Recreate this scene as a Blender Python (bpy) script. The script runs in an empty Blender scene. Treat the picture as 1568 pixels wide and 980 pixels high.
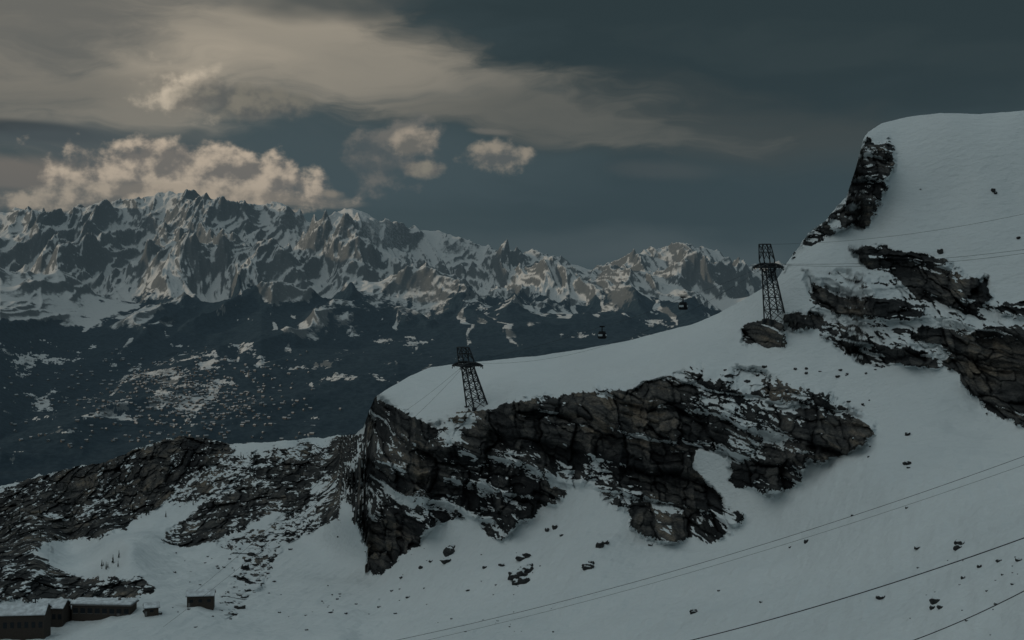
import bpy, bmesh, math, numpy as np, random
from mathutils import Vector
sc = bpy.context.scene
sc.view_settings.view_transform = 'Standard'
sc.view_settings.look = 'None'
sc.view_settings.exposure = 0
F = 2178.0; CX = 784.0; HV = 400.0
f32 = np.float32
rng = np.random.RandomState(7); random.seed(7)

# ------------------------------------------------------------ noise
_tabs = {}
def _tab(seed):
    if seed not in _tabs:
        r = np.random.RandomState(seed + 100)
        a = r.rand(256, 256) * 2 * np.pi
        _tabs[seed] = (np.cos(a).astype(f32).ravel(), np.sin(a).astype(f32).ravel())
    return _tabs[seed]
def pn(x, y, seed=0):
    gx, gy = _tab(seed)
    xf = np.floor(x); yf = np.floor(y)
    xi = xf.astype(np.int32); yi = yf.astype(np.int32)
    fx = (x - xf).astype(f32); fy = (y - yf).astype(f32)
    ux = fx*fx*fx*(fx*(fx*6-15)+10); uy = fy*fy*fy*(fy*(fy*6-15)+10)
    x0 = xi & 255; x1 = (xi+1) & 255; y0 = (yi & 255) * 256; y1 = ((yi+1) & 255) * 256
    def g(ix, iy, dx, dy):
        k = iy + ix
        return gx[k]*dx + gy[k]*dy
    a = g(x0, y0, fx, fy); b = g(x1, y0, fx-1, fy)
    c = g(x0, y1, fx, fy-1); d = g(x1, y1, fx-1, fy-1)
    l = a + ux*(b-a); m = c + ux*(d-c)
    return (l + uy*(m-l)) * 1.5
def fbm(x, y, o=4, seed=0, gain=.5):
    s = 0; a = 1; t = 0
    for i in range(o):
        s = s + a*pn(x*2.03**i + 17*i, y*2.03**i - 9*i, (seed*5+i) % 40); t += a; a *= gain
    return s / t
def ridged(x, y, o=4, seed=0, gain=.5):
    s = 0; a = 1; t = 0; w = 1
    for i in range(o):
        n = 1 - np.abs(pn(x*2.07**i + 31*i, y*2.07**i + 5*i, (seed*5+i+3) % 40))*1.6
        n = np.clip(n, 0, 1)**2 * w
        w = np.clip(n*1.6, 0, 1)
        s = s + a*n; t += a; a *= gain
    return s / t
def cells(x, y, seed):
    # jittered blocks: random value of the nearest block and distance to its joint
    r = np.random.RandomState(seed); jx = r.rand(65536); jy = r.rand(65536); hv = r.rand(65536)
    xi = np.floor(x).astype(np.int64); yi = np.floor(y).astype(np.int64)
    f1 = np.full(x.shape, 9.); f2 = np.full(x.shape, 9.); h = np.zeros(x.shape)
    for dx in (-1, 0, 1):
        for dy in (-1, 0, 1):
            k = ((xi+dx) & 255)*256 + ((yi+dy) & 255)
            ax_ = np.abs(xi+dx+.15+.7*jx[k]-x); ay_ = np.abs(yi+dy+.15+.7*jy[k]-y)
            d = np.maximum(ax_, ay_)*.75 + (ax_+ay_)*.25
            n1 = d < f1
            f2 = np.where(n1, f1, np.minimum(f2, d)); h = np.where(n1, hv[k], h); f1 = np.where(n1, d, f1)
    return h, f2-f1
def ss(x, a, b):
    t = np.clip((x-a)/(b-a), 0, 1); return t*t*(3-2*t)
def blur(a, k):
    for ax in (0, 1):
        p = [(0,0),(0,0)]; p[ax] = (k+1, k)
        c = np.cumsum(np.pad(a, p, mode='edge'), axis=ax)
        a = (c[2*k+1:]-c[:-2*k-1])/(2*k+1) if ax == 0 else (c[:, 2*k+1:]-c[:, :-2*k-1])/(2*k+1)
    return a

def grid_mesh(name, P, attrs):
    R, C = P.shape[:2]
    me = bpy.data.meshes.new(name)
    me.vertices.add(R*C)
    me.vertices.foreach_set('co', P.reshape(-1).astype(f32))
    idx = np.arange(R*C, dtype=np.int32).reshape(R, C)
    q = np.stack([idx[:-1, :-1], idx[1:, :-1], idx[1:, 1:], idx[:-1, 1:]], -1).reshape(-1)
    n = (R-1)*(C-1)
    me.loops.add(n*4); me.loops.foreach_set('vertex_index', q)
    me.polygons.add(n)
    me.polygons.foreach_set('loop_start', np.arange(n, dtype=np.int32)*4)
    me.polygons.foreach_set('use_smooth', np.ones(n, dtype=bool))
    me.update(calc_edges=True)
    for k, v in attrs.items():
        at = me.attributes.new(k, 'FLOAT', 'POINT')
        at.data.foreach_set('value', v.reshape(-1).astype(f32))
    ob = bpy.data.objects.new(name, me); sc.collection.objects.link(ob)
    return ob
def normals(P):
    du = np.gradient(P, axis=1); dv = np.gradient(P, axis=0)
    n = np.cross(dv, du); n /= np.linalg.norm(n, axis=2, keepdims=True) + 1e-9
    n *= np.sign(n[..., 2:3] + 1e-9)
    return n

# ------------------------------------------------------------ materials
def new_mat(name):
    m = bpy.data.materials.new(name); m.use_nodes = True
    nt = m.node_tree; b = nt.nodes['Principled BSDF']
    b.inputs['Roughness'].default_value = .8
    b.inputs['Specular IOR Level'].default_value = .1
    return m, nt, b
def nd(nt, t, **k):
    n = nt.nodes.new(t)
    for a, v in k.items(): setattr(n, a, v)
    return n
def noise_n(nt, vec, scale, det=5, rough=.55):
    n = nd(nt, 'ShaderNodeTexNoise'); n.inputs['Scale'].default_value = scale
    n.inputs['Detail'].default_value = det; n.inputs['Roughness'].default_value = rough
    nt.links.new(vec, n.inputs['Vector']); return n.outputs['Fac']
def ramp(nt, fac, stops):
    r = nd(nt, 'ShaderNodeValToRGB'); e = r.color_ramp.elements
    while len(e) < len(stops): e.new(.5)
    for i, (p, c) in enumerate(stops):
        e[i].position = p; e[i].color = (*c, 1)
    nt.links.new(fac, r.inputs[0]); return r.outputs[0]
def mix(nt, fac, a, b):
    m = nd(nt, 'ShaderNodeMix', data_type='RGBA')
    for s, v in ((m.inputs[0], fac), (m.inputs[6], a), (m.inputs[7], b)):
        if isinstance(v, bpy.types.NodeSocket): nt.links.new(v, s)
        elif isinstance(v, tuple): s.default_value = (*v, 1)
        else: s.default_value = v
    return m.outputs[2]
def mth(nt, op, a, b=0.0):
    m = nd(nt, 'ShaderNodeMath', operation=op)
    for s, v in ((m.inputs[0], a), (m.inputs[1], b)):
        if isinstance(v, bpy.types.NodeSocket): nt.links.new(v, s)
        else: s.default_value = v
    return m.outputs[0]
def mapr(nt, v, a, b):
    m = nd(nt, 'ShaderNodeMapRange', interpolation_type='SMOOTHSTEP')
    nt.links.new(v, m.inputs[0]); m.inputs[1].default_value = a; m.inputs[2].default_value = b
    return m.outputs[0]
def flat_mat(name, col, rough=.7, metal=0, nscale=3):
    m, nt, b = new_mat(name)
    g = nd(nt, 'ShaderNodeNewGeometry')
    n = noise_n(nt, g.outputs['Position'], nscale, 2)
    c = ramp(nt, n, [(.3, tuple(x*.7 for x in col)), (.7, tuple(min(1, x*1.25) for x in col))])
    nt.links.new(c, b.inputs['Base Color']); b.inputs['Roughness'].default_value = rough
    b.inputs['Metallic'].default_value = metal
    return m

def near_mat():
    m, nt, b = new_mat('snow_and_rock')
    g = nd(nt, 'ShaderNodeNewGeometry'); P = g.outputs['Position']
    def A(n): return nd(nt, 'ShaderNodeAttribute', attribute_name=n).outputs['Fac']
    n1 = noise_n(nt, P, .9, 4, .65)
    fac = mapr(nt, mth(nt, 'ADD', A('rock'), mth(nt, 'MULTIPLY', mth(nt, 'SUBTRACT', n1, .5), .9)), .42, .58)
    rc = ramp(nt, A('tone'), [(.12, (.026, .028, .030)), (.40, (.078, .079, .078)), (.62, (.140, .132, .121)), (.88, (.25, .210, .165))])
    mp = nd(nt, 'ShaderNodeMapping'); mp.inputs['Scale'].default_value = (.6, .6, 1.2)
    nt.links.new(P, mp.inputs[0])
    st = noise_n(nt, mp.outputs[0], 1.1, 3, .7)
    rc = mix(nt, mapr(nt, st, .35, .65), rc, mix(nt, .6, rc, (.02, .021, .023)))
    scol = mix(nt, A('tone'), (.66, .71, .73), (.82, .86, .87))
    nt.links.new(mix(nt, fac, scol, rc), b.inputs['Base Color'])
    bp = nd(nt, 'ShaderNodeBump'); bp.inputs['Strength'].default_value = .9; bp.inputs['Distance'].default_value = 1.0
    mp2 = nd(nt, 'ShaderNodeMapping'); mp2.inputs['Scale'].default_value = (.35, .75, .75); mp2.inputs['Rotation'].default_value = (0, 0, .5)
    nt.links.new(P, mp2.inputs[0])
    fine = noise_n(nt, mp2.outputs[0], .45, 5, .62)
    h = mth(nt, 'MULTIPLY', fine, mth(nt, 'ADD', mth(nt, 'MULTIPLY', fac, .9), 1.5))
    nt.links.new(h, bp.inputs['Height']); nt.links.new(bp.outputs[0], b.inputs['Normal'])
    b.inputs['Roughness'].default_value = .85
    return m
def far_mat():
    m, nt, b = new_mat('alpine_slopes')
    g = nd(nt, 'ShaderNodeNewGeometry'); P = g.outputs['Position']
    def A(n): return nd(nt, 'ShaderNodeAttribute', attribute_name=n).outputs['Fac']
    n1 = noise_n(nt, P, .03, 4, .7)
    c = mth(nt, 'MULTIPLY', mth(nt, 'SUBTRACT', n1, .5), 1.5)
    rock = mapr(nt, mth(nt, 'ADD', A('rock'), c), .0, 1.0)
    forest = mapr(nt, mth(nt, 'ADD', A('forest'), c), .3, .7)
    rc = mix(nt, n1, (.09, .105, .115), (.17, .175, .17))
    fc = mix(nt, mapr(nt, n1, .35, .65), (.010, .024, .036), (.024, .044, .060))
    base = mix(nt, rock, (.66, .66, .65), rc)
    base = mix(nt, forest, base, fc)
    nt.links.new(base, b.inputs['Base Color'])
    return m
M_near = near_mat(); M_far = far_mat()

# ------------------------------------------------------------ near terrain
crest = np.array([(-300,770),(-100,755),(0,745),(60,728),(120,715),(160,708),(200,690),(240,676),(280,668),(320,671),(350,680),(400,678),(440,674),
 (500,669),(545,664),(556,655),(564,632),(574,610),(590,598),(630,575),(660,562),(740,553),(820,545),(900,533),(960,522),(1000,512),(1060,497),(1100,480),(1150,452),
 (1190,428),(1203,408),(1215,386),(1235,362),(1260,340),(1280,320),(1296,304),(1301,285),(1310,258),(1316,235),(1322,212),(1330,200),(1350,188),(1390,178),(1440,173),(1500,175),(1568,170),(1700,162),(1950,160)], float)
U0, U1, NC, NR = -280., 1860., 1640, 820
us = np.linspace(U0, U1, NC)
cv = np.interp(us, crest[:,0], crest[:,1])
rockyc = np.interp(us, [0,350,360,540,575,590,1190,1205,1330,1345,1900],[1,1,.4,.5,.6,.1,.1,1,1,.1,.1])
cv = cv + rockyc*(8*fbm(us/22, us*0+3, 5, 2, .65)) + 1.0*fbm(us/60, us*0+7, 3, 3)
s = np.linspace(0, 1, NR)[:, None]
VB = 1140.
V = cv[None, :] + (VB - cv[None, :])*s
U = np.broadcast_to(us[None, :], V.shape).copy()
ctl = [(-280,768,1150),(0,745,1150),(120,715,1120),(200,690,1100),(280,668,1080),(350,680,1060),(440,674,1030),(535,667,1000),
(0,830,960),(100,835,930),(200,815,900),(270,826,880),(0,860,760),(60,850,770),(200,832,780),(0,925,665),(60,960,640),(200,930,655),(300,920,680),(330,850,800),
(-280,1000,600),(0,1000,600),(200,1000,580),(400,800,870),(400,900,730),(400,1000,570),(480,740,940),(520,700,960),(500,850,790),(520,980,580),(540,760,830),
(580,606,800),(600,620,780),(700,558,840),(850,545,810),(1000,514,770),(1100,482,740),(1190,430,710),
(700,632,735),(800,612,718),(900,600,700),(1000,585,675),(1060,570,660),(1150,595,645),(1230,615,630),(1335,655,600),
(570,875,735),(560,700,770),(540,780,765),(640,830,715),(740,825,690),(830,785,680),(900,745,670),(980,800,640),(1050,826,620),(1135,795,612),(1200,748,610),(1270,708,605),
(560,980,600),(700,900,640),(700,1000,540),(900,860,600),(900,1000,510),(1050,900,560),(1050,1000,470),(1200,850,560),(1200,1000,420),(1335,750,545),
(1400,1000,370),(1568,1000,325),(1568,850,400),(1568,740,490),(1860,1000,280),(1860,700,420),(1400,650,588),(1568,645,575),
(1200,500,672),(1250,460,685),(1300,400,695),(1300,540,650),(1400,500,650),(1450,560,622),(1400,400,680),(1500,400,670),(1568,400,660),(1500,500,636),(1568,490,630),(1500,625,597),
(1210,400,712),(1260,345,722),(1298,300,730),(1325,215,742),(1370,230,738),(1330,340,716),(1450,174,750),(1568,172,745),(1450,300,708),(1568,290,700),(1860,165,720),(1860,400,620),
(-280,1180,450),(400,1180,400),(800,1180,370),(1200,1180,300),(1568,1180,240),(1860,1180,200)]
ctl = np.array(ctl, float)
cx_, cy_ = ctl[:,0]/400, ctl[:,1]/400; n = len(ctl)
K = np.sqrt((cx_[:,None]-cx_)**2 + (cy_[:,None]-cy_)**2 + .0009)
A = np.zeros((n+3, n+3)); A[:n,:n] = K; A[:n,n]=1; A[:n,n+1]=cx_; A[:n,n+2]=cy_; A[n:,:n]=A[:n,n:].T
w = np.linalg.solve(A, np.concatenate([1000/ctl[:,2], [0,0,0]]))
inv = w[n] + w[n+1]*U/400 + w[n+2]*V/400
for i in range(n):
    inv += w[i]*np.sqrt((U/400-cx_[i])**2 + (V/400-cy_[i])**2 + .0009)
D = 1000/np.clip(inv, .6, 20)

polys = [
 (1.0, [(568,606),(600,618),(640,640),(665,652),(700,632),(745,627),(790,612),(850,605),(905,598),(980,590),(1020,573),(1050,565),(1075,580),(1110,592),(1150,600),(1180,588),(1230,612),(1290,640),(1335,650),(1335,668),(1300,700),(1270,708),(1235,705),(1225,740),(1190,752),(1150,748),(1120,738),(1112,700),(1070,690),(1060,720),(1090,745),(1110,775),(1140,785),(1135,800),(1090,832),(1050,825),(1010,832),(970,805),(965,780),(930,770),(905,740),(880,745),(860,760),(830,780),(800,800),(765,830),(740,825),(730,795),(700,800),(670,800),(640,835),(600,865),(575,878),(560,870),(565,830),(548,800),(530,770),(535,740),(548,700),(556,650)]),
 (1.05, [(1328,203),(1345,222),(1360,210),(1373,238),(1364,268),(1352,300),(1342,330),(1322,350),(1312,345),(1318,320),(1302,312),(1290,325),(1262,350),(1262,338),(1296,302),(1296,280),(1310,250)]),
 (.62, [(1310,300),(1335,300),(1330,345),(1290,350),(1240,378),(1212,405),(1200,412),(1210,385),(1240,358),(1280,322)]),
 (1.25, [(1300,382),(1330,376),(1370,383),(1410,390),(1450,398),(1478,422),(1512,428),(1522,455),(1495,485),(1470,474),(1440,457),(1400,450),(1370,430),(1330,412)]),
 (1.15, [(1243,428),(1270,443),(1310,450),(1370,456),(1415,465),(1415,492),(1380,496),(1330,484),(1290,486),(1250,470)]),
 (.95, [(1198,478),(1240,474),(1268,482),(1262,500),(1225,500),(1200,492)]),
 (1.1, [(1255,512),(1310,516),(1370,530),(1430,540),(1440,560),(1395,560),(1340,562),(1300,548)]),
 (.56, [(1230,420),(1300,420),(1420,440),(1560,470),(1560,520),(1400,560),(1260,520)]),
 (1.3, [(1405,500),(1440,498),(1475,512),(1500,500),(1540,495),(1600,490),(1860,470),(1860,700),(1620,665),(1560,648),(1510,630),(1480,600),(1468,570),(1440,556),(1455,540),(1410,520)]),
 (1.1, [(1525,470),(1568,462),(1700,450),(1700,480),(1568,486),(1530,484)]),
 (.85, [(1132,505),(1155,495),(1175,480),(1195,486),(1208,515),(1205,530),(1165,528),(1140,528)]),
 (.66, [(1080,590),(1130,560),(1190,575),(1250,600),(1340,640),(1340,665),(1190,640),(1100,610)]),
 (.55, [(1020,575),(1050,562),(1075,560),(1080,585)]),
 (1.02, [(-300,775),(-100,755),(0,745),(60,728),(120,712),(200,686),(280,664),(350,676),(364,692),(330,712),(290,735),(250,775),(200,800),(150,826),(100,828),(60,838),(20,860),(0,885),(-300,960)]),
 (.98, [(552,660),(470,686),(400,715),(330,760),(270,800),(245,828),(300,840),(350,818),(420,785),(452,798),(472,770),(484,738),(545,705)]),
 (.72, [(250,780),(330,700),(400,690),(548,664),(548,690),(400,740)]),
 (.90, [(-20,866),(50,842),(90,872),(150,890),(210,880),(242,900),(230,916),(150,920),(60,918),(-20,918)]),
 (1.0, [(442,760),(455,735),(472,760),(458,798),(440,785)]),
 (.60, [(330,830),(440,790),(520,700),(545,720),(520,800),(440,830),(400,900),(350,950),(330,930),(370,860)]),
 (.8, [(640,770),(700,760),(700,800),(660,802)]),
]
subs = [(.5, [(845,705),(925,690),(945,720),(905,740),(870,752),(840,745)]), (.5, [(598,695),(640,680),(655,700),(620,725)]),
 (.5, [(670,655),(730,640),(720,665),(680,680)]), (.45,[(1110,660),(1200,660),(1230,690),(1150,700)]), (.5, [(545,735),(620,760),(700,765),(640,800),(560,760)]),
 (.4,[(740,690),(820,680),(840,700),(760,712)]), (.4,[(990,760),(1060,770),(1040,800),(1000,790)]), (.35,[(1060,600),(1200,610),(1230,650),(1080,650)])]
wu = 13*fbm(U/30, V/30, 5, 1, .68); wv = 13*fbm(U/30+50, V/24+20, 5, 2, .68)
UU = U + wu; VV = V + wv
def sdf(poly):
    p = np.array(poly, float); lo = p.min(0)-30; hi = p.max(0)+30
    m = (UU>lo[0])&(UU<hi[0])&(VV>lo[1])&(VV<hi[1])
    x = UU[m]; y = VV[m]; d = np.full(x.shape, 1e9); ins = np.zeros(x.shape, bool)
    for i in range(len(p)):
        a = p[i]; b = p[(i+1) % len(p)]; e = b-a
        t = np.clip(((x-a[0])*e[0]+(y-a[1])*e[1])/(e@e+1e-9), 0, 1)
        d = np.minimum(d, (x-a[0]-t*e[0])**2+(y-a[1]-t*e[1])**2)
        c = ((a[1] > y) != (b[1] > y))
        if a[1] != b[1]:
            c &= x < (b[0]-a[0])*(y-a[1])/(b[1]-a[1])+a[0]; ins ^= c
    d = np.sqrt(d); d[ins] *= -1
    return m, d
MK = np.zeros(U.shape)
for wt, p in polys:
    m, d = sdf(p); MK[m] = np.maximum(MK[m], wt*ss(-d, -4, 5))
for wt, p in subs:
    m, d = sdf(p); MK[m] -= wt*ss(-d, -10, 12)*MK[m]
MK = np.clip(MK, 0, 1.35)

X = (U-CX)/F*D; Z = (HV-V)/F*D; Y = D
sel = MK > .01
xs, zs, ys = X[sel], Z[sel], Y[sel]
lf = ss(U[sel], 515, 565)
us_, vs_ = UU[sel], VV[sel]
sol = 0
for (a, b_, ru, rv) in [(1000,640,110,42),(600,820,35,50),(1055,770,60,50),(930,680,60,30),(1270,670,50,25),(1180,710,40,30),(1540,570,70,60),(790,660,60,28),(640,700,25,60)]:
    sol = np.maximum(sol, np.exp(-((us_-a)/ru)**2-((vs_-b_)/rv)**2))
zq = zs*lf + (1-lf)*(zs*.6 + ys*.5)
wx = xs + 7*fbm(xs/28, zq/28, 4, 4); wz = zq + .14*xs + 5*fbm(xs/30+9, zq/30, 3, 5)
rel = (9+15*lf)*ridged(wx/44, wz/130, 3, 1) + 8*ridged(wx/17, wz/50, 3, 2)
h1, e1 = cells((wx+2*fbm(xs/6, zq/6, 3, 20))/13, (wz+1.2*fbm(xs/5, zq/5, 3, 21))/15, 3)
h2, e2 = cells((wx+1.0*fbm(xs/3, zq/3, 3, 22))/4.6, (wz+.7*fbm(xs/3, zq/2.5, 3, 23))/4.6, 4)
rel += 9*(h1-.5) - 3*np.exp(-e1/.08) + 3.2*(h2-.5) - .9*np.exp(-e2/.1)
rel += 1.3*fbm(wx/4, wz/3, 4, 6, .65)
st = (wz + 3*fbm(xs/50, zs/50, 3, 7))/14.0; fr = st-np.floor(st)
led = ss(fr, .56, .68)*ss(pn(xs/30, np.floor(st)*.9, 9)+.36, 0, .3)*lf*(1-.55*sol)
fr2 = st*3.1-np.floor(st*3.1)
led2 = ss(fr2, .62, .75)*ss(pn(xs/12, np.floor(st*3.1)*.7, 12)+.04, 0, .2)*lf*(1-.7*sol)
rel += (10*(ss(fr, .6, 1)-fr) + 2.6*(ss(fr2, .6, 1)-fr2))*lf
relF = np.zeros_like(D); relF[sel] = rel
sm = np.clip(MK, 0, 1)
D2 = D - sm*(relF - 3)
X = (U-CX)/F*D2; Y = D2
Z = (HV-V)/F*D2
zt = np.zeros_like(D); zt[sel] = 1.0*fbm(xs/7, zq/7, 3, 8); Z = Z + sm*zt
und = 4.5*fbm(X/60, Y/60, 3, 11) + 1.2*fbm(X/14, Y/18, 3, 12)
und += 1.0*fbm((X*.6-Y*.2)/4, (X*.4+Y*.9)/30, 3, 13)*ss(V, 640, 760)
Z = Z + (1-sm)*und*np.clip(s*12, .15, 1)
P = np.stack([X, Y, Z], -1)
N = normals(P)
nz = N[..., 2][sel]
p1 = .5 + 1.25*fbm(wx/11, (wz+.15*wx)/7, 5, 14, .62)
p2 = .5 + 1.25*fbm(xs/40, zq/26, 3, 15)
p3 = fbm(wx/3.2, (wz+.2*wx)/2.0, 3, 16, .6)
p4 = fbm(xs/5, zq/5, 4, 17, .7)
score = MK[sel]*1.0 - .62*p1 - .34*p2 - .5*p3 + .26 + (.43-nz)*.6 - led*.52 - led2*.42 + .36*sol - (1-lf)*.8*p4
rock = np.zeros_like(D); rock[sel] = ss(score, .12, .30)*ss(MK[sel], .05, .3)
tone = .55 + .8*fbm(X/120, Y/120, 4, 30)
tn = .42 + .85*fbm(wx/28, wz/24, 4, 31, .6) + .40*fbm(wx/7, wz/(1.8+3*(1-lf)), 3, 32) + .28*(h1-.5) + .22*(h2-.5) - .40*np.exp(-e1/.07) - .27*np.exp(-e2/.1)
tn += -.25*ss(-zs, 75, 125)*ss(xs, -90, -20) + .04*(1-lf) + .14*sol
tone[sel] = tone[sel]*(1-rock[sel]) + tn*rock[sel]
tone = np.clip(tone, 0, 1)

nb = 40
k = (np.linspace(0, 1, nb+1)[1:]**1.5)[::-1][:, None]*500
back = np.stack([X[0][None]*(1+k/Y[0][None]), Y[0][None]+k, Z[0][None]-k*.75-.3*(1-np.exp(-k/8))+ 6*fbm((X[0][None]+k)/40, k/40+X[0][None]*0, 3, 5)*np.clip(k/60,0,1)], -1)
kf = np.linspace(0, 1, 31)[1:][:, None]
yl = Y[-1][None]*(1-kf*1.1)
front = np.stack([X[-1][None]*(1-kf*.4)+0*yl, yl, Z[-1][None]-3*kf], -1)
PA = np.concatenate([back, P, front], 0)
rA = np.concatenate([np.repeat(rock[:1], nb, 0)*.8, rock, np.zeros((30, NC))], 0)
tA0 = np.concatenate([np.repeat(tone[:1], nb, 0), tone, np.repeat(tone[-1:], 30, 0)], 0)
ter = grid_mesh('mountain_terrain', PA, {'rock': rA, 'tone': tA0}); ter.data.materials.append(M_near)

def surf(u, v):
    j = int(round((u-U0)/(U1-U0)*(NC-1))); j = max(0, min(NC-1, j))
    col = P[:, j]; pv = HV - col[:, 2]/col[:, 1]*F
    i = int(np.argmin(np.abs(pv-v))); return Vector(col[i])

# mountain added outside the frame to the west to keep the near slopes shaded
gx_, gy_ = np.meshgrid(np.linspace(-3800, -1180, 240), np.linspace(2800, -1400, 300))
hw = 1250*np.exp(-((gx_+2150)/620)**2)*ss(gy_, -2200, -400)*ss(-gy_, -3600, -2300) - 330
hw += (ridged(gx_/500, gy_/500, 6, 2)-.4)*190*ss(-gx_, 1180, 1500)
PW = np.stack([gx_, gy_, hw], -1); NW = normals(PW)
wr = grid_mesh('added_shade_mountain', PW, {'rock': ss(.7-NW[..., 2], 0, .1), 'tone': .5+0*hw}); wr.data.materials.append(M_near)

# ------------------------------------------------------------ far terrain
FC, FR = 1560, 820
fu = np.linspace(-420, 1560, FC)[None, :]
t = np.linspace(0, 1, FR)[:, None]
fy = 5200 + 16000*t**1.0
Yf = fy + 0*fu; Xf = (fu-CX)/F*Yf; Uf = fu + 0*Yf
base = np.interp(Yf, [5200,6300,7000,8500,10500,13000,15000,17000,19000,22000], [-1010,-1080,-1093,-937,-675,-418,-200,100,-300,-1200])
def zl(pts, y): 
    a = np.array(pts, float); return (HV-np.interp(Uf, a[:,0], a[:,1]))/F*y
wX = Xf + 420*fbm(Xf/2500, Yf/2500, 4, 1); wY = Yf + 420*fbm(Xf/2500+9, Yf/2500, 4, 2)
sky = [(-420,330),(0,325),(30,319),(60,321),(105,322),(150,309),(175,306),(215,304),(240,296),(262,294),(290,292),(315,299),(345,305),(372,309),(400,314),(430,308),(450,322),(470,336),(500,331),(520,321),(540,318),(560,326),(580,338),(610,340),(640,350),(670,354),(700,362),(740,376),(770,378),(800,384),(825,384),(850,389),(875,402),(900,412),(915,408),(930,404),(955,392),(980,384),(1010,380),(1035,372),(1052,370),(1070,378),(1090,380),(1105,388),(1120,396),(1150,405),(1250,400),(1620,380)]
yA = 17000 + 500*fbm(Xf/3000, Xf*0, 2, 3)
zA = zl(sky, 17000)
tA = np.clip((Yf-12800)/(yA-12800), 0, 1)
hA = -440 + (zA+440)*tA**1.0
hA = np.where(Yf > yA, zA-(Yf-yA)*.5, hA)
r1 = ridged(wX/1500, wY/4200, 6, 4, .48)
r2 = ridged(wX/560, wY/1300, 5, 5, .5)
r3 = ridged(wX/170, wY/420, 3, 18, .55)
amp = np.clip((hA+760)/760, .2, 1)*(1-.5*ss(Yf, 15800, 17000))
gl = np.exp(-((Uf-535)/60)**2)*ss(Yf, 14800, 16300)
alp = (r1-.45)*680 + (r2-.4)*250*(1-.7*gl) + (r3-.4)*45*(1-.8*gl)*(1-.5*ss(Yf, 15800, 17000))
hA2 = hA + alp*amp
Bp = [(-420,370),(0,392),(60,416),(130,432),(200,442),(270,455),(330,446),(400,432),(470,448),(540,454),(600,472),(700,500),(800,530),(850,548),(950,610),(1100,720),(1620,800)]
yB = 12300 + 500*fbm(Xf/1500, Xf*0+4, 3, 6)
zB = zl(Bp, 12300); db = Yf-yB
hB = zB - np.where(db < 0, -db*.24, db*.4) + (ridged(wX/1000, wY/2000, 5, 7)-.5)*230*np.exp(-np.abs(db)/2500)
Cp = [(-420,900),(600,640),(700,575),(820,543),(900,508),(980,482),(1050,464),(1150,440),(1300,415),(1620,390)]
yC = 14200; zC = zl(Cp, yC); dc = Yf-yC
hC = zC - np.where(dc < 0, -dc*.26, dc*.35) + (ridged(wX/900, wY/1700, 5, 8)-.5)*150
bs = base + 110*(ridged(wX/1800, wY/1300, 4, 9)-.4) + 30*fbm(Xf/350, Yf/350, 4, 10)
bl = ss(Yf, 11500, 13500); H = bs*(1-bl) + hA2*bl
H = np.maximum(np.maximum(H, hB), hC)
el = np.where(Yf > 14000, H/Yf, -9).max(0)
tgt = (HV-np.interp(fu[0], *np.array(sky, float).T))/F
c = tgt-el; kk = 10; c = np.convolve(np.pad(c, kk, mode='edge'), np.ones(2*kk+1)/(2*kk+1), 'valid')
H = H + c[None, :]*Yf*ss(Yf, 13300, 16300)
PF = np.stack([Xf, Yf, H], -1)
NF = normals(PF)
Vf = HV - H/Yf*F
tl = -300 + 220*fbm(Xf/700, Yf/900, 5, 11, .6) + 330*(r1-.45) + 160*(r2-.4) + 60*fbm(Xf/120, Yf/300, 3, 21) + np.interp(Uf, [0,300,560,700,1150],[0,20,-20,-30,-60])
forest = ss(tl-H, -50, 50)
cou = ss(ridged(wX/420, wY/2600, 4, 12)-.60, 0, .12)*ss(H-(tl-260), 0, 140)
forest *= 1 - .9*cou
pf = fbm(Xf/170, Yf/300, 6, 13, .74); pf2 = fbm(Xf/900, Yf/700, 3, 14)
W = np.zeros_like(H)
for (a, b_, ru, rv, q) in [(290,600,170,60,.86),(60,545,110,38,.94),(100,640,120,30,.70),(330,530,110,16,.6),(620,520,80,11,.95),(740,470,14,20,.9),(1000,495,26,12,1.3),(520,560,60,22,.5),(140,470,40,28,1.05),(660,545,60,12,.5),(430,610,40,22,.7),(20,690,80,20,.3)]:
    W = np.maximum(W, q*np.exp(-((Uf-a)/ru)**2*1.1-((Vf-b_)/rv)**2*1.1))
fieldm = ss(pf*1.4+pf2*.6 + W*.66 - .53, 0, .18)*.85
forest = np.clip(forest*(1-fieldm), 0, 1)
nzl = blur(NF[..., 2], 36)
rockf = ss((nzl-NF[..., 2])*2.0 + .32*fbm(wX/90, wY/300, 5, 15, .74) + .20*fbm(wX/800, wY/1400, 3, 19) - .01 + .1*(.78-nzl), -.10, .20)*(1-.97*gl)
far = grid_mesh('mountain_range', PF, {'rock': rockf, 'forest': forest}); far.data.materials.append(M_far)

# ------------------------------------------------------------ valley haze: thin absorbing air whose own faint emission stands in for scattered light
hm = bpy.data.materials.new('haze'); hm.use_nodes = True; hn = hm.node_tree
hn.nodes.remove(hn.nodes['Principled BSDF']); ho = hn.nodes['Material Output']
ab = hn.nodes.new('ShaderNodeVolumeAbsorption'); ab.inputs['Color'].default_value = (0, 0, 0, 1); SIG = 1/42000.; ab.inputs['Density'].default_value = SIG
em = hn.nodes.new('ShaderNodeEmission'); em.inputs['Color'].default_value = (.050, .080, .098, 1); em.inputs['Strength'].default_value = SIG
ad = hn.nodes.new('ShaderNodeAddShader'); hn.links.new(ab.outputs[0], ad.inputs[0]); hn.links.new(em.outputs[0], ad.inputs[1]); hn.links.new(ad.outputs[0], ho.inputs['Volume'])
bm = bmesh.new(); bmesh.ops.create_cube(bm, size=1)
for v in bm.verts: v.co = Vector((v.co.x*30000, 12300+v.co.y*18000, -300+v.co.z*2800))
me = bpy.data.meshes.new('haze'); bm.to_mesh(me); bm.free(); me.materials.append(hm)
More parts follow.
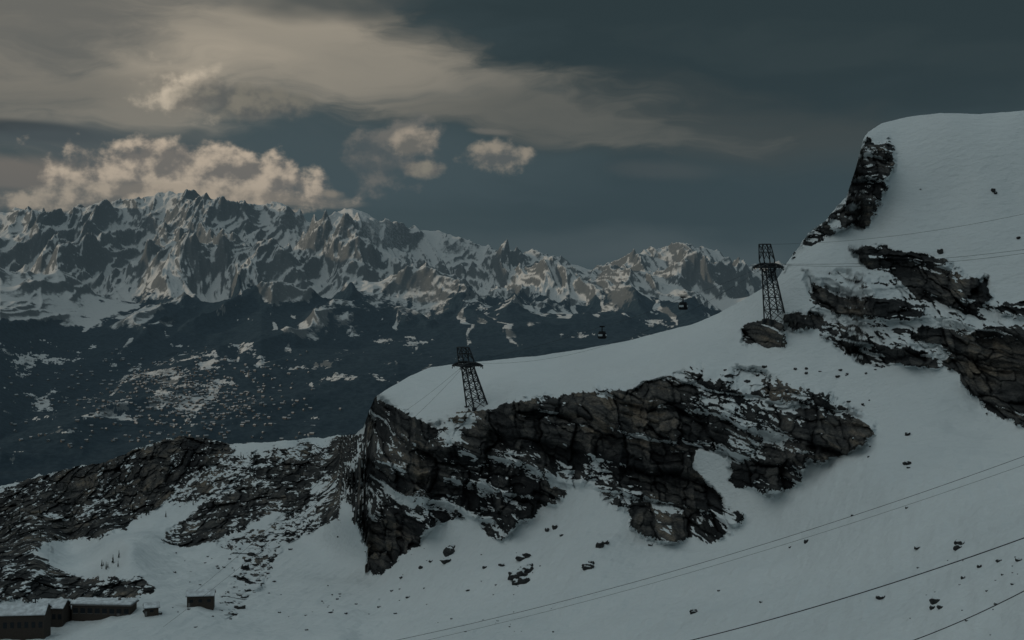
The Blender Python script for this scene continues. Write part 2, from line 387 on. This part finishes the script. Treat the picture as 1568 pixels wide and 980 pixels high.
hz = bpy.data.objects.new('haze', me); sc.collection.objects.link(hz)

# ------------------------------------------------------------ mesh helpers
class MB:
    def __init__(s): s.v = []; s.f = []; s.m = []
    def quad_box(s, c, ax, ay, az, hx, hy, hz, mi=0):
        b = len(s.v)
        for dz in (-1, 1):
            for dx, dy in ((-1,-1),(1,-1),(1,1),(-1,1)):
                s.v.append(c + ax*(dx*hx) + ay*(dy*hy) + az*(dz*hz))
        for q in ((0,3,2,1),(4,5,6,7),(0,1,5,4),(1,2,6,5),(2,3,7,6),(3,0,4,7)):
            s.f.append([b+i for i in q]); s.m.append(mi)
    def beam(s, p, q, r, mi=0, r2=None):
        p = Vector(p); q = Vector(q); d = q-p; L = d.length
        if L < 1e-6: return
        d.normalize(); a = d.orthogonal().normalized(); b = d.cross(a)
        s.quad_box((p+q)/2, a, b, d, r, r, L/2, mi)
    def box(s, c, h, mi=0, rz=0.):
        ca, sa = math.cos(rz), math.sin(rz)
        s.quad_box(Vector(c), Vector((ca, sa, 0)), Vector((-sa, ca, 0)), Vector((0,0,1)), h[0], h[1], h[2], mi)
    def tube(s, pts, r, mi=0, n=6):
        rings = []
        for i, p in enumerate(pts):
            d = (pts[min(i+1, len(pts)-1)]-pts[max(i-1, 0)]).normalized()
            a = d.cross(Vector((0,0,1))).normalized(); b = a.cross(d)
            base = len(s.v); rings.append(base)
            for k in range(n):
                t = 2*math.pi*k/n; s.v.append(p + a*(math.cos(t)*r) + b*(math.sin(t)*r))
        for i in range(len(rings)-1):
            for k in range(n):
                s.f.append([rings[i]+k, rings[i]+(k+1)%n, rings[i+1]+(k+1)%n, rings[i+1]+k]); s.m.append(mi)
    def obj(s, name, mats, parent=None):
        me = bpy.data.meshes.new(name); me.from_pydata([tuple(x) for x in s.v], [], s.f); me.update()
        for m in mats: me.materials.append(m)
        me.polygons.foreach_set('material_index', s.m)
        o = bpy.data.objects.new(name, me); sc.collection.objects.link(o)
        if parent: o.parent = parent
        return o
def empty(name, loc=(0,0,0)):
    e = bpy.data.objects.new(name, None); sc.collection.objects.link(e); return e
def Wd(u, v, d): return Vector(((u-CX)/F*d, d, (HV-v)/F*d))

steel = flat_mat('dark_galvanised_steel', (.045,.05,.055), .6, .3)
cablem = flat_mat('steel_cable', (.03,.032,.035), .6, .4)
wood = flat_mat('weathered_wood', (.06,.05,.043), .8)
glass = flat_mat('dark_glass', (.02,.025,.03), .2)
snowm = flat_mat('roof_snow', (.66,.70,.73), .9, 0, .4)
conc = flat_mat('concrete', (.16,.155,.15), .9)
cabm = flat_mat('gondola_paint', (.012,.014,.017), .5)
cabw = flat_mat('gondola_window', (.45,.5,.52), .3)
orange = flat_mat('orange_paint', (.45,.12,.03), .6)
needles = flat_mat('conifer_needles', (.035,.042,.037), .9, 0, 1)
housem = flat_mat('village_wall', (.13,.12,.11), .9, 0, .02)
housr = flat_mat('village_roof', (.38,.40,.42), .9, 0, .02)

# ------------------------------------------------------------ pylons
def pylon(base, top, wb, wt, beamr, yaw=0.3, armlen=6):
    par = empty('cable_car_pylon')
    base = base - Vector((0,0,1.5)); ax = top-base; H = ax.length
    def corner(t, i, w=None):
        ww = (wb + (wt-wb)*min(1, t/.68)) if w is None else w
        a = yaw + math.pi/4 + i*math.pi/2
        return base + ax*t + Vector((math.cos(a)*ww*1.414, math.sin(a)*ww*1.414, 0))
    tw = MB(); lv = [0, .17, .32, .45, .57, .68]
    for i in range(4):
        tw.beam(corner(0, i), corner(.68, i), beamr*1.25)
        for a, b in zip(lv[:-1], lv[1:]):
            tw.beam(corner(b, i), corner(b, (i+1) % 4), beamr*.6)
            tw.beam(corner(a, i), corner(b, (i+1) % 4), beamr*.6)
            tw.beam(corner(a, (i+1) % 4), corner(b, i), beamr*.6)
        tw.box(corner(0, i), (.9, .9, 1.4), 0, yaw)
    tw.obj('lattice_mast', [steel], par)
    hd = MB()
    for i in range(4):
        hd.beam(corner(.68, i), corner(.80, i, wt*1.25), beamr*1.1)
        hd.beam(corner(.80, i, wt*1.25), corner(1, i, wt*.95), beamr)
        hd.beam(corner(1, i, wt*.95), corner(1, (i+1) % 4, wt*.95), beamr)
        hd.beam(corner(.80, i, wt*1.25), corner(1, (i+1) % 4, wt*.95), beamr*.6)
        hd.beam(corner(.80, (i+1) % 4, wt*1.25), corner(1, i, wt*.95), beamr*.6)
        hd.beam(corner(.9, i, wt*1.1), corner(.9, (i+1) % 4, wt*1.1), beamr*.7)
    hd.obj('head_gantry', [steel], par)
    pl = MB(); c = base+ax*.7
    xa = Vector((math.cos(yaw), math.sin(yaw), 0)); ya = Vector((-xa.y, xa.x, 0)); up = Vector((0,0,1))
    pl.quad_box(c, xa, ya, up, armlen*.85, wt*1.5, .18)
    for sgn in (-1, 1):
        pl.beam(c+ya*sgn*wt*1.5+up*1.2-xa*armlen*.85, c+ya*sgn*wt*1.5+up*1.2+xa*armlen*.85, .09)
        for k in range(-4, 5):
            q = c+ya*sgn*wt*1.5+xa*(k*armlen*.21); pl.beam(q, q+up*1.2, .07)
        cc = c + ya*sgn*wt*1.9 + up*1.9
        prev = None
        for k in range(-6, 7):
            q = cc + xa*(k*armlen/6.) - up*(k*k*.055)
            if prev: pl.beam(prev, q, .42)
            pl.beam(q-up*.45, q-up*1.3, .16)
            prev = q
        pl.beam(cc-xa*armlen*.75-up*1.5, cc+xa*armlen*.75-up*1.5, .3)
    for k in (-.7, 0, .7):
        pl.beam(c+xa*armlen*k-ya*wt*2.4+up*.35, c+xa*armlen*k+ya*wt*2.4+up*.35, .3)
        pl.beam(c+xa*armlen*k, base+ax*.58, .16)
    pl.obj('saddle_platform', [steel], par)
    ld = MB(); e0 = corner(0, 3); e1 = corner(.68, 3)
    for sg in (-.25, .25): ld.beam(e0+xa*(sg-.8), e1+xa*(sg-.8), .06)
    ld.obj('ladder', [steel], par)
    return par, c
bA = surf(1188, 489); tA_ = Wd(1171, 374, bA.y)
pyA, cA = pylon(bA, tA_, 4.0, 2.2, .2, .25, 6)
bB = surf(732, 622); tB_ = Wd(709, 532, bB.y)
pyB, cB = pylon(bB, tB_, 4.3, 2.4, .22, .5, 6.5)

# ------------------------------------------------------------ ropes
def rope(name, pts, sag, r, n=40):
    mb = MB(); out = []
    for a, b in zip(pts[:-1], pts[1:]):
        for i in range(n):
            t = i/n; out.append(a.lerp(b, t) - Vector((0,0,4*sag*t*(1-t))))
    out.append(pts[-1]); mb.tube(out, r); return mb.obj(name, [cablem]), out
up = Vector((0,0,1))
g1 = Wd(922, 500, cB.y*.4+cA.y*.6+20); g2 = Wd(1046, 455, cA.y+15)
rope('track_rope', [cB+up*2, g1, g2, cA+up*2+Vector((0,3,0))], 1.2, .055)
rope('track_rope', [cB+up*2+Vector((0,-5,0)), cA+up*2+Vector((0,-3,0))], 14, .05)
rope('track_rope', [cA+up*2+Vector((0,-3,0)), Wd(1640, 372, 560)], 3, .07)
rope('track_rope', [cA+up*2+Vector((0,3,0)), Wd(1640, 377, 545)], 4, .07)
rope('haul_rope', [tA_, Wd(1640, 311, 560)], 4, .06)
rope('track_rope', [cB+up*2+Vector((0,3,0)), Wd(560, 668, 700), Wd(300, 905, 640)], 2, .05)
rope('track_rope', [cB+up*2+Vector((0,-3,0)), Wd(575, 690, 690), Wd(250, 960, 600)], 2, .05)
rope('ski_lift_cable', [Wd(560,990,300), Wd(1640,672,260)], 3.0, .045)
rope('ski_lift_cable', [Wd(600,992,305), Wd(1640,686,262)], 2.5, .03)
rope('lift_haul_cable', [Wd(900,1015,120), Wd(1680,782,95)], .9, .04)
rope('lift_haul_cable', [Wd(1330,1003,80), Wd(1700,830,66)], .5, .025)

# ------------------------------------------------------------ gondolas
def gondola(p, sc_=1.0):
    par = empty('gondola_cabin'); w, l, h = 1.4*sc_, 1.75*sc_, 1.3*sc_
    b = MB(); c = p - up*(3.3*sc_)
    prof = [(-1,.72),(-.85,.92),(-.2,1.0),(.35,.97),(.8,.82),(1,.6)]
    rings = []
    for z, k in prof:
        r = len(b.v); rings.append(r)
        for i in range(12):
            a = 2*math.pi*i/12
            ex = abs(math.cos(a))**.5*math.copysign(1, math.cos(a)); ey = abs(math.sin(a))**.5*math.copysign(1, math.sin(a))
            b.v.append(c+Vector((ex*l*k, ey*w*k, z*h)))
    for i in range(len(rings)-1):
        for kx in range(12):
            b.f.append([rings[i]+kx, rings[i]+(kx+1) % 12, rings[i+1]+(kx+1) % 12, rings[i+1]+kx]); b.m.append(1 if i == 2 and kx % 3 != 0 else 0)
    b.f.append([rings[-1]+k for k in range(12)]); b.m.append(0)
    b.f.append([rings[0]+k for k in range(11, -1, -1)]); b.m.append(0)
    b.obj('cabin_body', [cabm, cabw], par)
    hg = MB(); hg.beam(c+up*h, c+up*(h+1.0)+Vector((0,.3,0)), .16*sc_); hg.beam(c+up*(h+1.0)+Vector((0,.3,0)), p, .14*sc_)
    hg.beam(p-Vector((1.3,0,0)), p+Vector((1.3,0,0)), .2*sc_); hg.beam(c+up*(h+.1)-Vector((l*.7,0,0)), c+up*(h+.1)+Vector((l*.7,0,0)), .12)
    hg.obj('hanger_arm', [cabm], par)
gondola(g1, 1.35); gondola(g2, 1.35)

# ------------------------------------------------------------ buildings
def flat_building(name, c, L, Wy, Hh, rz, nwin, snowt=.7):
    par = empty(name); ca, sa = math.cos(rz), math.sin(rz)
    def T(x, y, z): return c + Vector((x*ca-y*sa, x*sa+y*ca, z))
    w = MB(); w.box(T(0,0,Hh/2-2), (L/2, Wy/2, Hh/2+2), 0, rz); w.obj('walls', [wood], par)
    r = MB(); r.box(T(0,0,Hh+.2), (L/2+.9, Wy/2+.9, .2), 0, rz); r.obj('roof_slab', [conc], par)
    sn = MB(); sn.box(T(0,0,Hh+.41+snowt/2), (L/2+.7, Wy/2+.7, snowt/2), 0, rz); so = sn.obj('roof_snow', [snowm], par)
    bv = so.modifiers.new('b', 'BEVEL'); bv.width = snowt*.45; bv.segments = 3
    g = MB()
    for i in range(nwin):
        x = -L/2 + (i+.5)*L/nwin
        g.box(T(x, -Wy/2-.02, Hh*.55), (L/nwin*.33, .05, Hh*.2), 0, rz)
        g.box(T(x, -Wy/2-.05, Hh*.55-Hh*.22), (L/nwin*.38, .08, .08), 1, rz)
    g.box(T(L*.3, -Wy/2-.06, 1.1), (.6, .05, 1.1), 1, rz)
    g.obj('windows_and_door', [glass, conc], par)
    ch = MB(); ch.box(T(L*.25, 1, Hh+1.3), (.5,.5,1.0), 0, rz); ch.obj('chimney', [conc], par)
    return par
flat_building('restaurant_building', surf(160,942), 27, 9, 5.6, -.08, 8, .9)
def hut(name, c, L, Wy, Hh, rz, rise=1.6, nw=3):
    par = empty(name); ca, sa = math.cos(rz), math.sin(rz)
    def T(x, y, z): return c + Vector((x*ca-y*sa, x*sa+y*ca, z))
    w = MB(); w.box(T(0,0,Hh/2-2), (L/2, Wy/2, Hh/2+2), 0, rz)
    b0 = len(w.v)
    for x in (-L/2, L/2): w.v += [T(x,-Wy/2,Hh), T(x,Wy/2,Hh), T(x,0,Hh+rise)]
    w.f += [[b0,b0+1,b0+2],[b0+3,b0+5,b0+4]]; w.m += [0,0]; w.obj('walls', [wood], par)
    r = MB()
    sl_len = math.hypot(Wy/2, rise)
    for sg in (-1, 1):
        a = T(0, sg*(Wy/4+.25), Hh+rise/2-.06); ex = Vector((ca,sa,0)); sl = (T(0,sg*Wy/2,Hh)-T(0,0,Hh+rise)).normalized(); nn = ex.cross(sl)
        nn *= math.copysign(1, nn.z)
        r.quad_box(a+nn*.15, ex, sl, nn, L/2+.6, sl_len/2+.5, .08, 0); r.quad_box(a+nn*.50, ex, sl, nn, L/2+.5, sl_len/2+.4, .26, 1)
    r.obj('roof', [wood, snowm], par)
    g = MB()
    for i in range(nw): g.box(T((i+.5-nw/2)*L/nw, -Wy/2-.03, Hh*.55), (min(.8, L/nw*.3),.05,Hh*.14), 0, rz)
    g.box(T(-L*.42, -Wy/2-.05, .9), (.5, .04, 1.0), 1, rz)
    g.obj('windows_and_door', [glass, conc], par)
hut('mountain_hut', surf(307,927), 12, 6.5, 5.0, .12)
hut('ski_lodge', surf(24,970), 27, 13, 9.4, .10, 2.8, 9)
hut('wooden_chalet', surf(84,956), 11, 9, 8.4, -.1, 2.4, 4)
hut('storage_shed', surf(112,948), 8, 6, 5.4, .1, 1.4, 2)
hut('maintenance_shed', surf(232,940), 6, 5, 3.4, .3, 1.2, 1)
pole = empty('lift_mast'); pb = surf(54, 974); pm = MB(); pm.beam(pb-up*2, pb+up*17, .22, 0); pm.beam(pb+up*16.4-Vector((1.6,0,0)), pb+up*16.4+Vector((1.6,0,0)), .18, 0)
pm.obj('mast', [steel], pole); pm = MB(); pm.beam(pb-up*1, pb+up*3, .45, 0); pm.obj('orange_padding', [orange], pole)

# ------------------------------------------------------------ boulders
def boulders(lst):
    V_, F_ = [], []
    bm = bmesh.new(); bmesh.ops.create_icosphere(bm, subdivisions=3, radius=1)
    bv = np.array([v.co[:] for v in bm.verts]); bf = [[v.index for v in f.verts] for f in bm.faces]; bm.free()
    for i, (u, v, spx) in enumerate(lst):
        p = surf(u, v); r = spx*.5/F*p.y; o = i*7.3
        d = 1 + .55*fbm(bv[:,0]*1.3+o, bv[:,2]*1.3+bv[:,1]+o, 4, 3, .7) + .3*np.abs(pn(bv[:,1]*2.2+o, bv[:,0]*2+o, 6))
        a = rng.rand()*6.28; sc3 = np.array([rng.uniform(.8,1.3), rng.uniform(.7,1.1), rng.uniform(.55,.95)])
        q = bv*d[:,None]*sc3*r; q = np.stack([q[:,0]*math.cos(a)-q[:,1]*math.sin(a), q[:,0]*math.sin(a)+q[:,1]*math.cos(a), q[:,2]], 1) + np.array(p) + np.array([0,0,r*.15])
        b = len(V_); V_.extend(q.tolist()); F_.extend([[k+b for k in f] for f in bf])
    me = bpy.data.meshes.new('boulders'); me.from_pydata(V_, [], F_); me.update()
    at = me.attributes.new('rock', 'FLOAT', 'POINT')
    nz = np.zeros(len(V_)*3); me.vertices.foreach_get('normal', nz); nz = nz.reshape(-1,3)[:,2]
    at.data.foreach_set('value', (1-ss(nz, .55, .85)*.8).astype(f32))
    at = me.attributes.new('tone', 'FLOAT', 'POINT'); at.data.foreach_set('value', np.full(len(V_), .3, f32))
    me.materials.append(M_near); o = bpy.data.objects.new('boulders', me); sc.collection.objects.link(o)
bl_ = [(794,884,24),(806,876,22),(802,892,20),(812,868,12),(790,894,14),(688,848,20),(684,860,16),(692,840,14),(900,870,18),(906,864,12),(918,836,16),(928,832,12),(798,856,16),(806,852,12),(376,870,14),(384,850,11),(380,860,10),(366,932,16),(374,915,13),(358,942,11),(380,905,9),
 (768,866,9),(838,812,9),(850,808,10),(1062,938,10),(1165,922,6),(1235,830,9),(1210,838,4),(1388,710,12),(1391,716,6),(1405,840,9),(1470,832,14),(1467,840,10),(1348,915,13),(1432,922,14),(1440,930,12),(1428,932,9),(1475,885,8),(1500,868,7),(1560,858,11),(1525,925,5),(1390,665,8),(1305,790,4),(1388,778,5),(1520,292,8),(1524,296,5),(1410,290,3),(1440,386,10),(1550,895,6),(1535,880,4),(1512,905,5),(1480,950,5),
 (1530,860,7),(1405,870,4),(1100,905,4),(860,820,6),(742,870,7),(716,905,5),(600,905,5),(625,915,6),(580,930,5),(470,965,6),(520,910,4),(530,940,5),(545,925,4),(605,940,5),(420,890,5),(300,960,4),(225,905,14),(228,938,16),(244,940,8),(995,835,6),(1055,700,6),(1560,365,6),(1170,562,6),(1160,575,7),(1145,585,8),(1205,600,8),(1330,700,4),(660,860,6),(645,870,7),(615,885,7)]
for i in range(14): bl_.append((rng.uniform(1380,1568), rng.uniform(850,975), rng.uniform(1.5,3.5)))
for i in range(40): bl_.append((rng.uniform(500,860), rng.uniform(840,975), rng.uniform(1.5,3.5)))
for i in range(60): bl_.append((rng.uniform(1080,1340), rng.uniform(560,690), rng.uniform(2,6)))
for i in range(60): bl_.append((rng.uniform(260,520), rng.uniform(800,950), rng.uniform(1.5,5)))
boulders(bl_)

# ------------------------------------------------------------ conifers (sparse stand, one object)
tb = MB()
def conifer(p, h):
    tb.beam(p-up*1, p+up*h*.95, h*.018)
    for k in range(9):
        z = h*(.12+.095*k); r = h*.2*(1-k/9.5)*rng.uniform(.75,1.2)
        o = len(tb.v); tb.v.append(p+up*(z+h*.14)); nn = 9
        for i in range(nn):
            a = 2*math.pi*i/nn+rng.rand(); rr = r*(1 if i % 2 else .45)*rng.uniform(.7,1.2)
            tb.v.append(p+Vector((math.cos(a)*rr, math.sin(a)*rr, z-rr*.35)))
        for i in range(nn): tb.f.append([o, o+1+i, o+1+(i+1) % nn]); tb.m.append(0)
for (a, b, c_, d_, n_) in [(362,695,402,722,9),(150,850,185,876,9),(295,765,340,800,14),(90,722,260,800,46),(0,750,120,830,36),(430,700,540,740,9)]:
    for i in range(n_):
        u, v = rng.uniform(a, c_), rng.uniform(b, d_)
        if v < np.interp(u, crest[:,0], crest[:,1])+6: continue
        conifer(surf(u, v), rng.uniform(2.2, 5.0))
tb.obj('conifer_trees', [needles])

# ------------------------------------------------------------ village on the far slope
vb = MB()
for i in range(700):
    if i < 520: u = rng.normal(290, 75); v = rng.normal(610, 28)
    else: u = rng.uniform(0, 480); v = rng.uniform(530, 690)
    j = int((u+420)/1980*(FC-1))
    if j < 0 or j >= FC: continue
    i_ = int(np.argmin(np.abs(Vf[:, j]-v))); p = Vector(PF[i_, j]); a = rng.rand()*3
    L, B, Hh = rng.uniform(6,13), rng.uniform(5,8), rng.uniform(3,6)
    vb.box(p+up*Hh/2, (L, B, Hh), 0, a)
    o = len(vb.v); ca, sa = math.cos(a), math.sin(a)
    def T(x, y, z): return p+Vector((x*ca-y*sa, x*sa+y*ca, z))
    zt_ = Hh*1.5
    vb.v += [T(-L-1,-B-1,zt_+.1), T(L+1,-B-1,zt_+.1), T(L+1,B+1,zt_+.1), T(-L-1,B+1,zt_+.1), T(-L-1,0,zt_+5), T(L+1,0,zt_+5)]
    vb.f += [[o,o+1,o+5,o+4],[o+2,o+3,o+4,o+5],[o,o+4,o+3],[o+1,o+2,o+5]]; vb.m += [1,1,0,0]
vb.obj('village', [housem, housr])

# ------------------------------------------------------------ world sky
wd = bpy.data.worlds.new('World'); sc.world = wd; wd.use_nodes = True
nt = wd.node_tree; bg = nt.nodes['Background']
class S:
    def __init__(s, k): s.k = k
    def _o(a, op, b, rev=False):
        n = nt.nodes.new('ShaderNodeMath'); n.operation = op
        x, y = (b, a) if rev else (a, b)
        for sck, v in ((n.inputs[0], x), (n.inputs[1], y)):
            if isinstance(v, S): nt.links.new(v.k, sck)
            else: sck.default_value = float(v)
        return S(n.outputs[0])
    def __add__(a, b): return a._o('ADD', b)
    def __sub__(a, b): return a._o('SUBTRACT', b)
    def __rsub__(a, b): return a._o('SUBTRACT', b, True)
    def __mul__(a, b): return a._o('MULTIPLY', b)
    __radd__ = __add__; __rmul__ = __mul__
def sm_(x, a, b, lo=0, hi=1):
    m = nt.nodes.new('ShaderNodeMapRange'); m.interpolation_type = 'SMOOTHSTEP'
    nt.links.new(x.k, m.inputs[0])
    for i, v in enumerate((a, b, lo, hi)): m.inputs[i+1].default_value = v
    return S(m.outputs[0])
def comb(x, y):
    c = nt.nodes.new('ShaderNodeCombineXYZ'); nt.links.new(x.k, c.inputs[0]); nt.links.new(y.k, c.inputs[1]); return c.outputs[0]
tc = nt.nodes.new('ShaderNodeTexCoord'); sp = nt.nodes.new('ShaderNodeSeparateXYZ'); nt.links.new(tc.outputs['Generated'], sp.inputs[0])
az = S(sp.outputs[0])._o('ARCTAN2', S(sp.outputs[1]))
n_ = nt.nodes.new('ShaderNodeMath'); n_.operation = 'ARCSINE'; nt.links.new(sp.outputs[2], n_.inputs[0]); el_ = S(n_.outputs[0])
Uq = az*21.78 + 7.84; Vq = 4.0 - el_*21.78
def nz2(x, y, sc_, det=5, ro=.5, off=0.):
    t = nt.nodes.new('ShaderNodeTexNoise'); t.noise_dimensions = '2D'; nt.links.new(comb(x+off, y), t.inputs['Vector'])
    t.inputs['Scale'].default_value = sc_; t.inputs['Detail'].default_value = det; t.inputs['Roughness'].default_value = ro
    return S(t.outputs['Fac']) - .5
Vs = Vq*2.6
w1 = nz2(Uq, Vs, .35, 3, .5, 3.1); w2 = nz2(Uq, Vs, .35, 3, .5, 40.7)
Uw = Uq + w1*3.0; Vw = Vq + w2*1.0
st_ = nz2(Uw*.45, Vw*2.0, .8, 6, .58, 11.)
pf_ = nz2(Uq, Vq*1.25, 1.7, 6, .55, 5.); pf_b = nz2(Uq - .12, Vq*1.25 - .20, 1.7, 5, .55, 5.)
lit = sm_((pf_b - pf_)*-1.0, -.16, .20)
warped = comb(Uw, Vw); plain = comb(Uq, Vq)
def cU(u): return 7.84 + 21.78*math.atan((u*100-784)/F)
def blob(cu, cv_, ru, rv, ang=0, warp=True):
    m = nt.nodes.new('ShaderNodeMapping'); m.vector_type = 'TEXTURE'
    nt.links.new(warped if warp else plain, m.inputs[0])
    m.inputs['Location'].default_value = (cU(cu), cv_, 0); m.inputs['Rotation'].default_value = (0, 0, math.radians(ang)); m.inputs['Scale'].default_value = (ru, rv, 1)
    l = nt.nodes.new('ShaderNodeVectorMath'); l.operation = 'LENGTH'; nt.links.new(m.outputs[0], l.inputs[0])
    return S(l.outputs['Value'])
def mixc(f, a, b):
    m = nt.nodes.new('ShaderNodeMix'); m.data_type = 'RGBA'
    if isinstance(f, S): nt.links.new(f.k, m.inputs[0])
    else: m.inputs[0].default_value = f
    for sck, v in ((m.inputs[6], a), (m.inputs[7], b)):
        if isinstance(v, tuple): sck.default_value = (*v, 1)
        else: nt.links.new(v, sck)
    return m.outputs[2]
SUN_AZ, SUN_EL = -101, 13
ns = nt.nodes.new('ShaderNodeTexSky'); ns.sky_type = 'NISHITA'; ns.sun_disc = False
ns.sun_elevation = math.radians(SUN_EL); ns.sun_rotation = math.radians(SUN_AZ)
vm = nt.nodes.new('ShaderNodeVectorMath'); vm.operation = 'SCALE'; nt.links.new(ns.outputs[0], vm.inputs[0]); vm.inputs['Scale'].default_value = .015
cur = mixc(.9, vm.outputs[0], (.046, .070, .078))
def layer(b, col, lo, hi, op=1., nk=0., nz=None, shade=None):
    # b = radial distance of the cloud mass; covers where 1-b+noise rises from lo to hi
    global cur
    x = b if not nk else b - (nz if nz is not None else st_)*nk
    f = sm_(x, 1-hi, 1-lo, op, 0)
    c = col
    if shade is not None: c = mixc(lit, col, shade)
    cur = mixc(f, cur, c)
layer(blob(.5,.2,7,2.6), (.150,.146,.130), -.2, .75, .95, .8)
layer(blob(2.2,.75,2.2,.25,-6), (.085,.094,.094), -.2, .8, .7, 1.6)
layer(blob(12,.2,7.5,2.4), (.025,.040,.045), -.25, .5, .99, .6)
layer(blob(13,.9,4,.35,4), (.033,.049,.053), -.2, .8, .7, 1.6)
layer(blob(11,2.0,5,.7,6), (.054,.063,.061), -.2, .8, .8, 1.0)
layer(blob(10.5,3.1,4.5,.7), (.032,.050,.056), -.3, .6, .85, .6)
layer(blob(9.6,4.0,3,.5), (.078,.098,.103), -.2, .9, .7)
layer(blob(5.6,2.5,3.4,.75,5), (.056,.080,.088), -.2, .6, .9, .7)
layer(blob(3.5,1.05,3.1,1.0,-8), (.42,.365,.285), -.45, 1.2, .95, 1.8)
layer(blob(6.3,1.2,3.6,.48,10), (.27,.245,.20), -.5, 1.0, .88, 1.8)
layer(blob(8.8,1.75,2.8,.35,10), (.10,.104,.094), -.2, .8, .75, 1.8)
layer(blob(1.2,1.6,2.4,.5), (.18,.17,.145), -.2, .8, .75, 1.6)
layer(blob(5.6,-.05,2.2,.35,-3), (.058,.070,.071), -.2, .7, .8, 1.2)
layer(blob(2.85,1.5,.85,.45,14,False), (.20,.18,.15), .0, .8, .92, 2.0, pf_, (.60,.51,.39))
layer(blob(3.7,1.6,1.1,.38,2,False), (.110,.112,.105), .0, .6, .92, 1.2, pf_, (.20,.185,.15))
layer(blob(.6,2.12,1.2,.17,4,False), (.045,.054,.058), -.1, .5, .95, .8, st_)
layer(blob(1.6,2.35,2.6,.3), (.075,.09,.095), -.1, .7, .7, .8)
layer(blob(.0,2.75,1.6,.3,0,False), (.19,.165,.14), -.1, .6, .9, 1.0, st_)
layer(blob(2.9,2.80,2.3,.66,2,False), (.19,.17,.148), .0, .35, .97, 1.3, pf_, (.58,.475,.36))
layer(blob(1.2,3.05,2.0,.26,-4,False), (.16,.15,.132), .0, .5, .9, 1.2, pf_, (.46,.385,.295))
layer(blob(3.4,3.02,2.2,.16,3,False), (.25,.215,.175), .0, .6, .85, 1.0, st_, (.50,.41,.31))
layer(blob(6.0,2.35,.95,.55,-28,False), (.085,.098,.10), .0, .5, .9, 1.5, pf_, (.17,.16,.142))
layer(blob(6.35,2.2,.45,.26,-10,False), (.16,.15,.13), .0, .5, .9, 1.3, pf_, (.38,.32,.25))
layer(blob(6.45,2.6,.42,.17,0,False), (.15,.14,.125), .0, .5, .9, 1.2, pf_, (.28,.25,.195))
layer(blob(7.6,2.4,.62,.32,0,False), (.11,.115,.11), .0, .5, .9, 1.6, pf_, (.34,.29,.225))
layer(blob(7.5,2.02,.45,.06,4,False), (.16,.15,.13), .0, .9, .7, 1.4, st_)
layer(blob(5.1,2.98,.24,.1,4,False), (.28,.24,.19), .0, .8, .9, 1.5, pf_)
layer(blob(10.2,2.62,1.2,.2,3,False), (.070,.080,.080), .0, .8, .6, 1.0, st_)
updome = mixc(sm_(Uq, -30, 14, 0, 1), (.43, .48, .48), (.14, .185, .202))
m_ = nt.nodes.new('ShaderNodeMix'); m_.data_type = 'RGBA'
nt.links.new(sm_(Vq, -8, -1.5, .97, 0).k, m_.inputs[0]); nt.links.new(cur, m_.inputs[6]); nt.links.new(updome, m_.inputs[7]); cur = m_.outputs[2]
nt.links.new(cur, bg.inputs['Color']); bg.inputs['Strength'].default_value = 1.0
wd.cycles.sampling_method = 'NONE'

# ------------------------------------------------------------ sun
sl = bpy.data.lights.new('sun', 'SUN'); sl.energy = 1.5; sl.angle = math.radians(3); sl.color = (1, .80, .58)
so = bpy.data.objects.new('sun', sl); sc.collection.objects.link(so)
a, e = math.radians(SUN_AZ), math.radians(SUN_EL)
dv = Vector((math.sin(a)*math.cos(e), math.cos(a)*math.cos(e), math.sin(e)))
so.rotation_euler = dv.to_track_quat('Z', 'Y').to_euler()

# ------------------------------------------------------------ camera
cam = bpy.data.cameras.new('camera'); co = bpy.data.objects.new('camera', cam); sc.collection.objects.link(co)
co.rotation_euler = (math.radians(90), 0, 0); cam.sensor_width = 36; cam.lens = F/1568*36
cam.shift_y = -(490-HV)/1568; cam.clip_start = 1; cam.clip_end = 60000
sc.camera = co
